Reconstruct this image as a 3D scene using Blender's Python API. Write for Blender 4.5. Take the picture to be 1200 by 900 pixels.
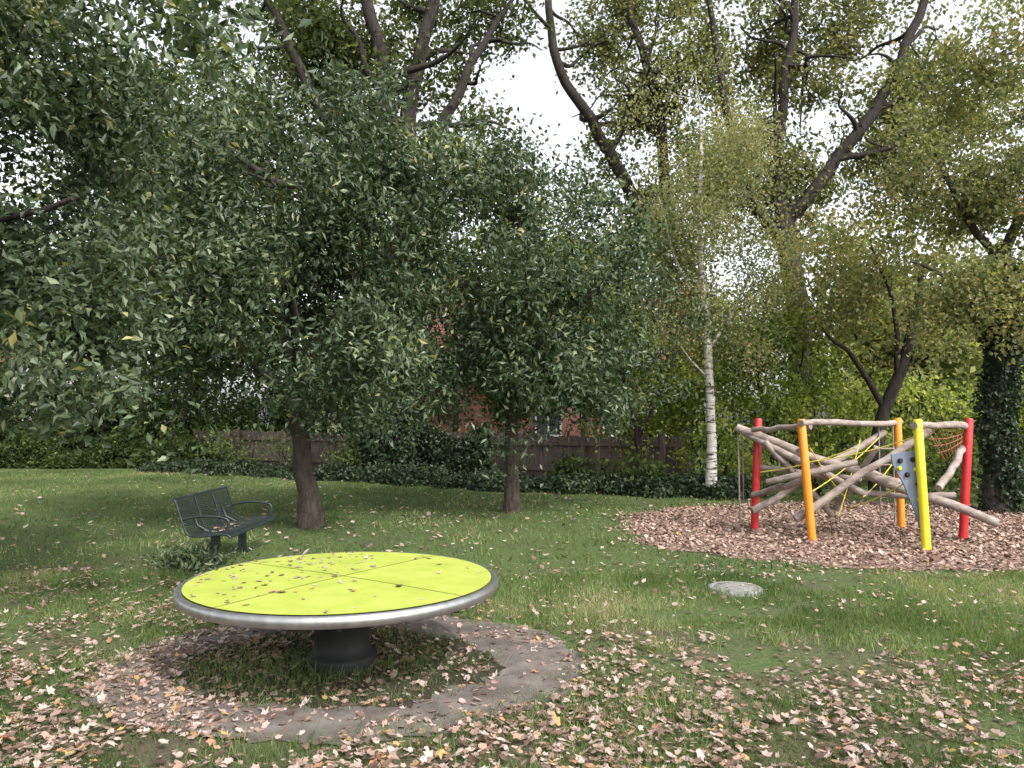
import bpy, math, random
import numpy as np
from mathutils import Vector, Matrix, noise
RNG=np.random.default_rng(7); random.seed(7)
S=bpy.context.scene
for o in list(bpy.data.objects): bpy.data.objects.remove(o)

# ---------------------------------------------------------------- materials
def newmat(name):
    m=bpy.data.materials.new(name); m.use_nodes=True
    nt=m.node_tree; nt.nodes.clear()
    out=nt.nodes.new('ShaderNodeOutputMaterial'); return m,nt,out
def ramp(nt,stops,interp='LINEAR'):
    r=nt.nodes.new('ShaderNodeValToRGB'); cr=r.color_ramp; cr.interpolation=interp
    while len(cr.elements)<len(stops): cr.elements.new(0.5)
    for e,(p,c) in zip(cr.elements,stops):
        e.position=p; e.color=(c[0],c[1],c[2],1)
    return r
def nz(nt,scale,detail=4,rough=0.6,vec=None):
    n=nt.nodes.new('ShaderNodeTexNoise'); n.inputs['Scale'].default_value=scale
    n.inputs['Detail'].default_value=detail; n.inputs['Roughness'].default_value=rough
    if vec is not None: nt.links.new(vec,n.inputs['Vector'])
    return n
def coords(nt,scale=(1,1,1)):
    t=nt.nodes.new('ShaderNodeNewGeometry'); mp=nt.nodes.new('ShaderNodeMapping')
    mp.inputs['Scale'].default_value=scale
    nt.links.new(t.outputs['Position'],mp.inputs['Vector']); return mp.outputs['Vector']
def mix(nt,fac,a,b,mode='MIX'):
    m=nt.nodes.new('ShaderNodeMix'); m.data_type='RGBA'; m.blend_type=mode
    for s,v in ((m.inputs[0],fac),(m.inputs[6],a),(m.inputs[7],b)):
        if isinstance(v,(int,float)): s.default_value=v
        elif isinstance(v,tuple): s.default_value=(v[0],v[1],v[2],1)
        else: nt.links.new(v,s)
    return m.outputs[2]
def leafmat(name,stops,trans=0.35,rough=0.45,spec=0.5,gloss=True):
    m,nt,out=newmat(name)
    a=nt.nodes.new('ShaderNodeAttribute'); a.attribute_name='v'
    r=ramp(nt,stops); nt.links.new(a.outputs['Fac'],r.inputs[0])
    if gloss:
        p=nt.nodes.new('ShaderNodeBsdfPrincipled'); nt.links.new(r.outputs[0],p.inputs['Base Color'])
        p.inputs['Roughness'].default_value=rough; p.inputs['Specular IOR Level'].default_value=spec
    else:
        p=nt.nodes.new('ShaderNodeBsdfDiffuse'); nt.links.new(r.outputs[0],p.inputs[0])
    if trans>0:
        t=nt.nodes.new('ShaderNodeBsdfTranslucent')
        c=mix(nt,1.0,r.outputs[0],(1.6,1.65,0.8),'MULTIPLY'); nt.links.new(c,t.inputs[0])
        mx=nt.nodes.new('ShaderNodeMixShader'); mx.inputs[0].default_value=trans
        nt.links.new(p.outputs[0],mx.inputs[1]); nt.links.new(t.outputs[0],mx.inputs[2])
        nt.links.new(mx.outputs[0],out.inputs[0])
    else: nt.links.new(p.outputs[0],out.inputs[0])
    return m
def noisemat(name,stops,scale,rough=0.8,bump=0.3,bscale=None,cscale=(1,1,1),metal=0,spec=0.3,dist=0.02,rot=None):
    m,nt,out=newmat(name); v=coords(nt,cscale)
    n=nz(nt,scale,6,0.65,v); r=ramp(nt,stops); nt.links.new(n.outputs[0],r.inputs[0])
    p=nt.nodes.new('ShaderNodeBsdfPrincipled'); nt.links.new(r.outputs[0],p.inputs['Base Color'])
    p.inputs['Roughness'].default_value=rough; p.inputs['Metallic'].default_value=metal
    p.inputs['Specular IOR Level'].default_value=spec
    if bump:
        n2=nz(nt,bscale or scale*3,5,0.7,v); b=nt.nodes.new('ShaderNodeBump')
        b.inputs['Strength'].default_value=bump; b.inputs['Distance'].default_value=dist
        nt.links.new(n2.outputs[0],b.inputs['Height']); nt.links.new(b.outputs[0],p.inputs['Normal'])
    nt.links.new(p.outputs[0],out.inputs[0]); return m

M_apple=leafmat('apple_leaf',[(0,(0.016,0.029,0.013)),(0.4,(0.048,0.074,0.033)),(0.75,(0.118,0.155,0.082)),(0.93,(0.215,0.25,0.16)),(1,(0.27,0.25,0.10))],0.25,0.45,0.42)
M_oak=leafmat('oak_leaf',[(0,(0.028,0.038,0.018)),(0.5,(0.085,0.105,0.046)),(1,(0.22,0.215,0.10))],0.4,gloss=False)
M_oakr=leafmat('oak_leaf_autumn',[(0,(0.055,0.066,0.032)),(0.5,(0.145,0.16,0.075)),(0.85,(0.27,0.25,0.12)),(1,(0.34,0.25,0.12))],0.4,gloss=False)
M_birch=leafmat('birch_leaf',[(0,(0.10,0.12,0.065)),(0.5,(0.225,0.24,0.13)),(0.8,(0.34,0.31,0.16)),(1,(0.38,0.25,0.12))],0.4,gloss=False)
M_ochre=leafmat('ochre_leaf',[(0,(0.075,0.095,0.045)),(0.5,(0.19,0.205,0.10)),(0.8,(0.31,0.275,0.14)),(1,(0.36,0.22,0.10))],0.4,gloss=False)
M_shrub=leafmat('sunlit_shrub_leaf',[(0,(0.05,0.075,0.022)),(0.5,(0.18,0.225,0.06)),(1,(0.46,0.48,0.15))],0.45,gloss=False)  # yellow-green shrubs, with their sunlit brightness put into the leaf colour
M_dark=leafmat('dark_shrub_leaf',[(0,(0.015,0.024,0.010)),(0.5,(0.048,0.070,0.024)),(1,(0.14,0.175,0.06))],0.35,gloss=False)
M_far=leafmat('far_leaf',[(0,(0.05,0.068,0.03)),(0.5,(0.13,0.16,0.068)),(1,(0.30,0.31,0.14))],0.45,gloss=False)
M_ivy=leafmat('ivy_leaf',[(0,(0.010,0.018,0.008)),(0.6,(0.028,0.046,0.019)),(1,(0.08,0.115,0.05))],0.15,0.5,0.35)
M_grass=leafmat('grass_blade',[(0,(0.045,0.075,0.026)),(0.5,(0.105,0.152,0.053)),(0.85,(0.19,0.24,0.10)),(1,(0.33,0.30,0.17))],0.35,gloss=False)
M_litter=leafmat('fallen_leaf',[(0,(0.06,0.037,0.028)),(0.25,(0.15,0.095,0.072)),(0.5,(0.29,0.205,0.172)),(0.75,(0.45,0.36,0.32)),(0.88,(0.32,0.16,0.09)),(0.94,(0.42,0.31,0.11)),(1,(0.30,0.09,0.05))],0.15,0.6,0.3)
M_bark=noisemat('bark',[(0.3,(0.022,0.018,0.014)),(0.7,(0.095,0.078,0.062))],6,0.9,1.0,14,(3,3,0.8),dist=0.04)
M_barkd=noisemat('bark_oak',[(0.3,(0.011,0.009,0.008)),(0.7,(0.042,0.034,0.028))],4,0.9,0.8,10,(3,3,0.8),dist=0.04)
M_chip=leafmat('wood_chip',[(0,(0.10,0.058,0.043)),(0.5,(0.27,0.18,0.14)),(1,(0.48,0.38,0.325))],0.0,0.85,0.2,gloss=False)

def birchbark():
    m,nt,out=newmat('birch_bark'); v=coords(nt,(1.5,1.5,7))
    n=nz(nt,2.2,5,0.7,v); r=ramp(nt,[(0.40,(0.03,0.025,0.022)),(0.48,(0.40,0.38,0.34)),(0.7,(0.56,0.54,0.5))]); nt.links.new(n.outputs[0],r.inputs[0])
    p=nt.nodes.new('ShaderNodeBsdfPrincipled'); p.inputs['Roughness'].default_value=0.7
    nt.links.new(r.outputs[0],p.inputs['Base Color']); nt.links.new(p.outputs[0],out.inputs[0]); return m
M_birchbark=birchbark()

def groundmat():
    m,nt,out=newmat('lawn_ground'); v=coords(nt)
    n1=nz(nt,0.9,6,0.65,v); n2=nz(nt,22,5,0.7,v); n3=nz(nt,90,3,0.6,v)
    g=ramp(nt,[(0.3,(0.04,0.062,0.022)),(0.55,(0.078,0.108,0.04)),(0.75,(0.14,0.16,0.07))]); nt.links.new(n2.outputs[0],g.inputs[0])
    s=ramp(nt,[(0.3,(0.05,0.045,0.028)),(0.6,(0.10,0.085,0.058)),(0.8,(0.17,0.135,0.095))]); nt.links.new(n3.outputs[0],s.inputs[0])
    sep=nt.nodes.new('ShaderNodeSeparateXYZ'); nt.links.new(v,sep.inputs[0])
    mr=nt.nodes.new('ShaderNodeMapRange'); mr.inputs[1].default_value=4; mr.inputs[2].default_value=9; mr.inputs[3].default_value=0.06; mr.inputs[4].default_value=-0.10
    nt.links.new(sep.outputs[1],mr.inputs[0])
    ad=nt.nodes.new('ShaderNodeMath'); ad.operation='ADD'; nt.links.new(n1.outputs[0],ad.inputs[0]); nt.links.new(mr.outputs[0],ad.inputs[1])
    f=ramp(nt,[(0.42,(0,0,0)),(0.66,(1,1,1))]); nt.links.new(ad.outputs[0],f.inputs[0])
    c=mix(nt,f.outputs[0],g.outputs[0],s.outputs[0])
    p=nt.nodes.new('ShaderNodeBsdfPrincipled'); p.inputs['Roughness'].default_value=0.95; p.inputs['Specular IOR Level'].default_value=0.1
    nt.links.new(c,p.inputs['Base Color'])
    b=nt.nodes.new('ShaderNodeBump'); b.inputs['Distance'].default_value=0.03; b.inputs['Strength'].default_value=0.8
    nt.links.new(n2.outputs[0],b.inputs['Height']); nt.links.new(b.outputs[0],p.inputs['Normal'])
    nt.links.new(p.outputs[0],out.inputs[0]); return m
M_ground=groundmat()
M_chipbase=noisemat('woodchip_bed',[(0.3,(0.085,0.05,0.038)),(0.5,(0.20,0.135,0.105)),(0.7,(0.35,0.26,0.215))],45,0.95,0.8,60)
M_pave=noisemat('paving',[(0.3,(0.075,0.062,0.054)),(0.5,(0.125,0.106,0.094)),(0.68,(0.18,0.158,0.142)),(0.8,(0.11,0.09,0.075))],4,0.95,0.9,60,dist=0.012)
M_soil=noisemat('soil',[(0.3,(0.022,0.018,0.013)),(0.6,(0.048,0.038,0.027)),(0.8,(0.07,0.065,0.035))],14,0.95,0.8,40)
M_steel=noisemat('steel_rim',[(0.3,(0.30,0.30,0.30)),(0.7,(0.48,0.48,0.47))],14,0.38,0.05,40,metal=0.9,spec=0.5,dist=0.002)
M_lime=noisemat('lime_rubber',[(0.25,(0.23,0.28,0.048)),(0.5,(0.29,0.34,0.06)),(0.75,(0.34,0.37,0.09))],3.5,0.9,0.3,160,spec=0.12,dist=0.003)
M_seam=noisemat('seam',[(0.3,(0.09,0.10,0.035)),(0.7,(0.13,0.14,0.05))],8,0.9,0)
M_black=noisemat('dark_metal',[(0.3,(0.010,0.011,0.011)),(0.7,(0.022,0.022,0.022))],7,0.65,0.05)
M_bench=noisemat('bench_paint',[(0.3,(0.013,0.020,0.020)),(0.7,(0.024,0.033,0.032))],9,0.45,0.05,spec=0.4)
M_red=noisemat('red_paint',[(0.3,(0.38,0.012,0.018)),(0.7,(0.50,0.03,0.035))],5,0.4,0.03,spec=0.4)
M_orange=noisemat('orange_paint',[(0.3,(0.60,0.20,0.015)),(0.7,(0.70,0.26,0.03))],5,0.4,0.03,spec=0.4)
M_yellow=noisemat('yellow_paint',[(0.3,(0.60,0.50,0.02)),(0.7,(0.70,0.61,0.05))],5,0.4,0.03,spec=0.4)
M_log=noisemat('robinia_log',[(0.3,(0.14,0.105,0.09)),(0.5,(0.245,0.20,0.175)),(0.72,(0.36,0.31,0.275))],5,0.85,0.6,18,(1,1,2.2))
M_rope=noisemat('yellow_rope',[(0.3,(0.40,0.33,0.05)),(0.7,(0.54,0.46,0.10))],40,0.8,0.1)
M_ropeg=noisemat('rope',[(0.3,(0.14,0.12,0.10)),(0.7,(0.26,0.22,0.18))],40,0.9,0.1)
M_ropered=noisemat('red_rope',[(0.3,(0.25,0.07,0.05)),(0.7,(0.33,0.12,0.08))],40,0.9,0.1)
M_panel=noisemat('grey_panel',[(0.3,(0.13,0.16,0.215)),(0.7,(0.19,0.225,0.285))],6,0.5,0.03)
M_conc=noisemat('concrete',[(0.3,(0.11,0.11,0.10)),(0.55,(0.19,0.19,0.175)),(0.75,(0.29,0.28,0.26))],12,0.9,0.5,50,dist=0.008)
M_fence=noisemat('fence_wood',[(0.3,(0.035,0.028,0.024)),(0.7,(0.12,0.095,0.08))],4,0.9,0.3,12,(6,6,0.6))
M_white=noisemat('white_render',[(0.3,(0.5,0.5,0.48)),(0.7,(0.62,0.61,0.58))],2,0.9,0.1)
M_roof=noisemat('roof_tile',[(0.3,(0.10,0.045,0.035)),(0.7,(0.2,0.09,0.07))],8,0.9,0.3)
M_glass=noisemat('window_glass',[(0.3,(0.03,0.035,0.04)),(0.7,(0.06,0.07,0.08))],1,0.1,0)
def brickmat():
    m,nt,out=newmat('brick'); v=coords(nt); sw=nt.nodes.new('ShaderNodeSeparateXYZ'); cb=nt.nodes.new('ShaderNodeCombineXYZ')
    nt.links.new(v,sw.inputs[0]); nt.links.new(sw.outputs[0],cb.inputs[0]); nt.links.new(sw.outputs[2],cb.inputs[1])
    b=nt.nodes.new('ShaderNodeTexBrick'); b.inputs['Scale'].default_value=4
    b.inputs['Color1'].default_value=(0.28,0.11,0.085,1); b.inputs['Color2'].default_value=(0.21,0.08,0.062,1); b.inputs['Mortar'].default_value=(0.25,0.21,0.19,1)
    b.inputs['Mortar Size'].default_value=0.012
    nt.links.new(cb.outputs[0],b.inputs['Vector'])
    p=nt.nodes.new('ShaderNodeBsdfPrincipled'); p.inputs['Roughness'].default_value=0.9
    nt.links.new(b.outputs[0],p.inputs['Base Color']); nt.links.new(p.outputs[0],out.inputs[0]); return m
M_brick=brickmat()

# ---------------------------------------------------------------- mesh builder
class B:
    def __init__(s): s.V=[];s.L=[];s.N=[];s.MI=[];s.A=[];s.SH=[];s.n=0
    def add(s,v,quads,mi=0,a=None,smooth=False):
        v=np.asarray(v,dtype=np.float64).reshape(-1,3); q=np.asarray(quads,dtype=np.int64)
        s.V.append(v); s.L.append((q+s.n).ravel()); s.N.append(np.full(len(q),q.shape[1]))
        s.MI.append(np.full(len(q),mi)); s.SH.append(np.full(len(q),not smooth))
        s.A.append(np.full(len(v),0.5) if a is None else np.asarray(a,dtype=np.float64)); s.n+=len(v)
    def tube(s,P,R,sides=8,mi=0,caps=True,smooth=True):
        P=np.asarray(P,float); R=np.asarray(R,float)
        if R.ndim==0: R=np.full(len(P),float(R))
        T=np.gradient(P,axis=0); T/=np.linalg.norm(T,axis=1)[:,None]+1e-9
        m=np.abs(T).mean(0); ref=np.eye(3)[int(np.argmin(m))]
        U=np.cross(T,ref); U/=np.linalg.norm(U,axis=1)[:,None]+1e-9
        W=np.cross(T,U); a=np.linspace(0,2*math.pi,sides,endpoint=False)
        ring=P[:,None]+R[:,None,None]*(np.cos(a)[None,:,None]*U[:,None]+np.sin(a)[None,:,None]*W[:,None])
        k=len(P); i=np.arange(k-1)[:,None]*sides; j=np.arange(sides)[None]; j2=(j+1)%sides
        q=np.stack([i+j,i+j2,i+sides+j2,i+sides+j],-1).reshape(-1,4)
        s.add(ring.reshape(-1,3),q,mi,None,smooth)
        if caps and R[-1]>0.006:
            s.add(ring[0],[list(range(sides))[::-1]],mi); s.add(ring[-1],[list(range(sides))],mi)
    def box(s,c,size,mi=0,M=None):
        h=np.array(size)/2
        v=np.array([[x,y,z] for x in(-1,1) for y in(-1,1) for z in(-1,1)])*h
        if M is not None: v=v@np.array(M.to_3x3()).T
        s.add(v+np.array(c),[[0,1,3,2],[4,6,7,5],[0,4,5,1],[2,3,7,6],[0,2,6,4],[1,5,7,3]],mi)
    def lathe(s,prof,c=(0,0,0),n=64,mi=0,smooth=True):
        c=np.array(c); a=np.linspace(0,2*math.pi,n,endpoint=False)
        ring=np.array([[[r*math.cos(t),r*math.sin(t),z] for t in a] for r,z in prof])+c
        k=len(prof); i=np.arange(k-1)[:,None]*n; j=np.arange(n)[None]; j2=(j+1)%n
        q=np.stack([i+j,i+j2,i+n+j2,i+n+j],-1).reshape(-1,4); s.add(ring.reshape(-1,3),q,mi,None,smooth)
    def leaves(s,C,L,Wd,tint,mi=1,up=0.6,droop=0.3,rng=RNG):
        n=len(C)
        if n==0: return
        d=rng.normal(size=(n,3)); d[:,2]-=droop; d/=np.linalg.norm(d,axis=1)[:,None]
        nn=rng.normal(size=(n,3)); nn[:,2]+=up*1.6
        sd=np.cross(d,nn); sd/=np.linalg.norm(sd,axis=1)[:,None]+1e-9; nr=np.cross(sd,d)
        l=(L*rng.uniform(0.65,1.25,n))[:,None]; w=(Wd*rng.uniform(0.7,1.2,n))[:,None]
        v=np.stack([C,C+d*l*.45+sd*w*.5+nr*w*.16,C+d*l-nr*l*.08,C+d*l*.45-sd*w*.5+nr*w*.16],1)
        q=np.arange(4*n).reshape(-1,4)
        s.add(v.reshape(-1,3),q,mi,np.repeat(np.clip(tint,0,1),4))
    def make(s,name,mats,parent=None,loc=None):
        me=bpy.data.meshes.new(name); V=np.concatenate(s.V); L=np.concatenate(s.L); N=np.concatenate(s.N)
        me.vertices.add(len(V)); me.vertices.foreach_set('co',V.astype(np.float32).ravel())
        me.loops.add(len(L)); me.loops.foreach_set('vertex_index',L.astype(np.int32))
        me.polygons.add(len(N)); st=np.concatenate([[0],np.cumsum(N)[:-1]])
        me.polygons.foreach_set('loop_start',st.astype(np.int32))
        me.polygons.foreach_set('material_index',np.concatenate(s.MI).astype(np.int32))
        at=me.attributes.new('v','FLOAT','POINT'); at.data.foreach_set('value',np.concatenate(s.A).astype(np.float32))
        sh=me.attributes.new('sharp_face','BOOLEAN','FACE'); sh.data.foreach_set('value',np.concatenate(s.SH))
        for m in mats: me.materials.append(m)
        me.update(calc_edges=True); me.validate()
        o=bpy.data.objects.new(name,me); S.collection.objects.link(o)
        if parent: o.parent=parent
        return o
def empty(name):
    o=bpy.data.objects.new(name,None); S.collection.objects.link(o); return o

def spline(P,R,per=6,wob=0.0,rng=RNG):
    P=np.asarray(P,float); R=np.asarray(R,float); k=len(P)
    E=np.vstack([2*P[0]-P[1],P,2*P[-1]-P[-2]]); out=[];ro=[]
    for i in range(k-1):
        p0,p1,p2,p3=E[i:i+4]
        for t in np.linspace(0,1,per,endpoint=False):
            out.append(0.5*((2*p1)+(-p0+p2)*t+(2*p0-5*p1+4*p2-p3)*t*t+(-p0+3*p1-3*p2+p3)*t**3)); ro.append(R[i]*(1-t)+R[i+1]*t)
    out.append(P[-1]); ro.append(R[-1]); out=np.array(out)
    if wob: 
        w=rng.normal(size=out.shape)*wob; w[0]=0; w=(w+np.roll(w,1,0))/2; w[0]=0; out=out+w
    return out,np.array(ro)

def foliage(b,limbs,ells,nclump,cr,lpc,L,Wd,seed,gap=-0.05,gapscale=0.6,droop=0.3,tshift=0.0,zmin=None,inner=2.2,twig=1.0,bmi=0,lmi=1,flat=0.75,maxlen=None,sidebr=0,tv=.17,wob=.25,sblen=(1.2,3.6),off0=(0,0,0)):
    rng=np.random.default_rng(seed); off0=np.array(off0,float)
    limbs=[(np.array(P,float)+off0,R) for P,R in limbs]; ells=[(np.array(c)+off0,r,w) for c,r,w in ells]
    SP=[];SR=[]
    for li,(P,R) in enumerate(limbs):
        p,r=spline(P,R,6,(wob if li else .08)*min(R[0],0.25),rng); b.tube(p,r,10 if R[0]>0.05 else 6,bmi); SP.append(p);SR.append(r)
    for s_ in range(sidebr):
        k=rng.integers(1,len(limbs)); p=SP[k]; i=rng.integers(len(p)//4,len(p)); 
        d=rng.normal(size=3); d[1]*=.6; d[2]=abs(d[2])*0.6; d/=np.linalg.norm(d); ln=rng.uniform(*sblen); r0=SR[k][i]*0.55
        pts=[p[i]]; 
        for q in range(4):
            d=d+rng.normal(size=3)*0.4; d/=np.linalg.norm(d); pts.append(pts[-1]+d*ln/4)
        pp,rr=spline(pts,np.linspace(r0,0.018,5),4,0,rng); b.tube(pp,rr,6,bmi); SP.append(pp);SR.append(rr)
    skel=np.concatenate(SP); sr=np.concatenate(SR)
    C=[]; tot=sum(e[2] for e in ells)
    off=Vector((seed*3.1,seed*1.7,seed*0.9))
    for (c,rad,w) in ells:
        n=int(nclump*w/tot); k=0; tries=0
        while k<n and tries<n*12:
            tries+=1
            d=rng.normal(size=3); d/=np.linalg.norm(d); r=rng.uniform()**(1/inner)
            p=np.array(c)+d*r*np.array(rad)*(1+0.18*rng.normal())
            if zmin is not None and p[2]<zmin: continue
            if noise.noise(Vector(p)*gapscale+off)<gap: continue
            C.append(p);k+=1
    C=np.array(C)
    dm=np.array([np.min(np.sum((skel-c)**2,1)) for c in C]); C=C[np.argsort(dm)]
    cap=3000
    for c in C:
        d2=np.sum((skel-c)**2,1)+np.maximum(skel[:,2]-c[2],0)**2*0.6
        i=int(np.argmin(d2)); a=skel[i]; ln=np.linalg.norm(c-a)
        if ln>0.02:
            mid1=a+(c-a)*0.35+rng.normal(size=3)*0.08*ln+np.array([0,0,0.10*ln]); mid2=a+(c-a)*0.7+rng.normal(size=3)*0.08*ln+np.array([0,0,0.06*ln])
            r0=min(sr[i]*0.7,(0.008+0.014*ln)*twig)
            p,r=spline([a,mid1,mid2,c],[r0,r0*.75,r0*.5,r0*.3],3,0,rng); b.tube(p,r,5,bmi,caps=False)
            if len(skel)<cap+2000: skel=np.vstack([skel,p[3:]]); sr=np.concatenate([sr,r[3:]])
    lp=np.maximum(4,(lpc*rng.uniform(0.35,1.65,len(C)))).astype(int)
    ci=np.repeat(np.arange(len(C)),lp); n=len(ci)
    size=rng.uniform(0.6,1.4,len(C))[ci][:,None]
    P=C[ci]+np.clip(rng.normal(size=(n,3)),-2.2,2.2)*cr*0.55*size*np.array([1,1,flat])
    ct=rng.normal(size=len(C))*0.13
    tint=0.42+tshift+ct[ci]+rng.normal(size=n)*tv
    b.leaves(P,L,Wd,tint,lmi,0.6,droop,rng)

def tree(name,mats,*a,**k):
    b=B(); foliage(b,*a,**k); return b.make(name,mats)

# ---------------------------------------------------------------- ground
b=B(); b.add([[-250,-150,0],[250,-150,0],[250,350,0],[-250,350,0]],[[0,1,2,3]]); b.make('ground',[M_ground])

DC=np.array([-1.19,5.46]); PC=np.array([-1.17,5.50])
CH=[(1.80,12.4),(1.80,11.3),(2.0,10.5),(2.47,9.75),(3.54,9.15),(4.66,8.8),(5.9,8.65),(7.6,8.9),(9.3,9.6),(10.6,11.2),(10.6,13.6),(9.0,15.2),(7,15.9),(5.2,15.6),(3.6,15.1),(2.5,14.3),(2.0,13.4)]
cp,_=spline([(x,y,0) for x,y in CH+[CH[0]]],[0]*(len(CH)+1),16)
cp=cp[:-1]
for i,p in enumerate(cp): 
    n_=noise.noise(Vector((p[0]*1.7,p[1]*1.7,3)))*.3+noise.noise(Vector((p[0]*6,p[1]*6,8)))*.14; d=p[:2]-np.array([6,12.2]); d=d/np.linalg.norm(d); p[0]+=n_*d[0]; p[1]+=n_*d[1]
cen=np.array([6,12.2,0.004]); b=B(); V=np.vstack([cen,cp+[0,0,0.004]]); n=len(cp)
b.add(V,[[0,1+i,1+(i+1)%n] for i in range(n)]); b.make('woodchip_bed',[M_chipbase])
poly=cp[:,:2]
def inpoly(x,y):
    r=np.zeros(len(x),bool); j=len(poly)-1
    for i in range(len(poly)):
        xi,yi=poly[i];xj,yj=poly[j]
        c=((yi>y)!=(yj>y))&(x<(xj-xi)*(y-yi)/(yj-yi+1e-12)+xi); r^=c; j=i
    return r
def orad(t): return 1+noise.noise(Vector((math.cos(t)*3,math.sin(t)*3,1)))*0.08+noise.noise(Vector((math.cos(t)*13,math.sin(t)*13,5)))*0.05
def irad(t): return 1+noise.noise(Vector((math.cos(t)*3,math.sin(t)*3,9)))*0.16+noise.noise(Vector((math.cos(t)*12,math.sin(t)*12,7)))*0.09
OX,OY,IX,IY=1.66,1.38,1.08,0.84
b=B(); n=260; ro=[];ri=[]
for i in range(n):
    t=2*math.pi*i/n; c=math.cos(t); s_=math.sin(t); k=orad(t); k2=irad(t)
    ro.append((PC[0]+c*OX*k,PC[1]+s_*OY*k,0.008)); ri.append((DC[0]+c*IX*k2,DC[1]-.02+s_*IY*k2,0.008))
b.add(ro+ri,[[i,(i+1)%n,n+(i+1)%n,n+i] for i in range(n)]); b.make('paving_ring',[M_pave])
b=B(); b.add([(DC[0],DC[1],0.004)]+[(DC[0]+1.35*math.cos(2*math.pi*i/64),DC[1]+1.05*math.sin(2*math.pi*i/64),0.004) for i in range(64)],[[0,1+i,1+(i+1)%64] for i in range(64)]); b.make('soil_patch',[M_soil])
def rO(x,y): return np.hypot((x-PC[0])/OX,(y-PC[1])/OY)
def rI(x,y): return np.hypot((x-DC[0])/IX,(y-DC[1]+.02)/IY)

def fn(x,y,s=1.0,seed=0):
    r=0; 
    rg=np.random.default_rng(100+seed)
    for k in range(9):
        a=rg.uniform(0,6.28); f=s*rg.uniform(0.6,2.6); ph=rg.uniform(0,6.28)
        r=r+np.sin((x*math.cos(a)+y*math.sin(a))*f+ph)
    return r/3.0

# ---------------------------------------------------------------- grass blades
def blades(n,y0,y1,h,w,seed,extra=1.2,power=1.0):
    rg=np.random.default_rng(seed)
    y=np.sqrt(rg.uniform(y0**2,y1**2,n)); x=(rg.uniform(-1,1,n))*(y*0.70+extra)
    ro_,ri_=rO(x,y),rI(x,y)
    m=(ro_>1.0+.08*rg.normal(size=n)+.05*fn(x,y,7,33))|((ri_<1.0+.06*rg.normal(size=n))&(rg.uniform(size=n)<0.6))
    j=rg.normal(size=(n,2))*.13; m&=~inpoly(x+j[:,0],y+j[:,1]); m&=np.hypot(x-2.22,y-7.73)>0.255
    nz_=fn(x,y,1.6,1)+0.5*fn(x,y,6,2)
    thr=np.clip((7.0-y)/4.0,-0.7,0.25); m&=(nz_>thr-0.75+rg.normal(size=n)*0.35)
    x=x[m];y=y[m];n=len(x)
    hh=h*rg.uniform(0.4,1.4,n)*(1+0.35*fn(x,y,3,4)); hh=np.clip(hh,0.015,0.15); a=rg.uniform(0,6.28,n); ww=w*rg.uniform(.6,1.3,n)
    lean=rg.normal(size=(n,2))*0.5*hh[:,None]
    c,s_=np.cos(a)*ww/2,np.sin(a)*ww/2
    z0=np.zeros(n)
    v=np.stack([np.stack([x-c,y-s_,z0],1),np.stack([x+c,y+s_,z0],1),np.stack([x+lean[:,0]+c*.15,y+lean[:,1]+s_*.15,hh],1),np.stack([x+lean[:,0]-c*.15,y+lean[:,1]-s_*.15,hh],1)],1)
    t=0.48+0.24*fn(x,y,0.8,5)+0.17*fn(x,y,3.2,6)+rg.normal(size=n)*0.19
    return v.reshape(-1,3),np.arange(4*n).reshape(-1,4),np.repeat(np.clip(t,0,1),4)
b=B()
q=blades(185000,2.6,8.5,0.055,0.0065,1); b.add(q[0],q[1],a=q[2])
q=blades(95000,8.5,26,0.05,0.016,2,2.0); b.add(q[0],q[1],a=q[2])
b.make('grass',[M_grass])

# ---------------------------------------------------------------- fallen leaves
def litter(b,x,y,z,size,rg,detail=True,mi=0,flat=0.25):
    n=len(x)
    if n==0:return
    a=rg.uniform(0,6.28,n); sz=size*rg.uniform(0.4,1.35,n); el=rg.uniform(0.55,0.9,n)
    tx=rg.normal(size=n)*flat; ty=rg.normal(size=n)*flat; curl=rg.normal(size=n)*0.5+0.3
    tint=rg.beta(2.0,2.0,n)
    if detail:
        rr=[0]; an=[0]
        tips=[1.0,0.85,0.62,0.62,0.85]
        tang=[0,62,125,235,298]
        for k in range(5):
            t2=tang[(k+1)%5]+(360 if k==4 else 0)
            rr+= [tips[k]*0.5, 0.28]; an+=[math.radians(tang[k]),math.radians((tang[k]+t2)/2)]
        rr=np.array(rr);an=np.array(an)
        u=rr*np.cos(an); v=rr*np.sin(an)
        fq=[[0,10 if k==0 else 2*k,1+2*k,2+2*k] for k in range(5)]
    else:
        u=np.array([-.5,0,.5,0]);v=np.array([0,-.5,0,.5]); rr=np.abs(u)+np.abs(v)*.9; fq=[[0,1,2,3]]
    U=u[None]*sz[:,None]; Vv=v[None]*(sz*el)[:,None]; Z=curl[:,None]*(rr[None]**2)*sz[:,None]*1.1+tx[:,None]*U+ty[:,None]*Vv
    c,s_=np.cos(a)[:,None],np.sin(a)[:,None]
    X=x[:,None]+U*c-Vv*s_; Y=y[:,None]+U*s_+Vv*c; Z=Z-Z.min(1)[:,None]+z[:,None]
    k=len(u); vv=np.stack([X,Y,Z],-1).reshape(-1,3)
    F=(np.array(fq)[None]+(np.arange(n)*k)[:,None,None]).reshape(-1,4)
    b.add(vv,F,mi,np.repeat(tint,k))
rg=np.random.default_rng(55); b=B()
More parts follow.
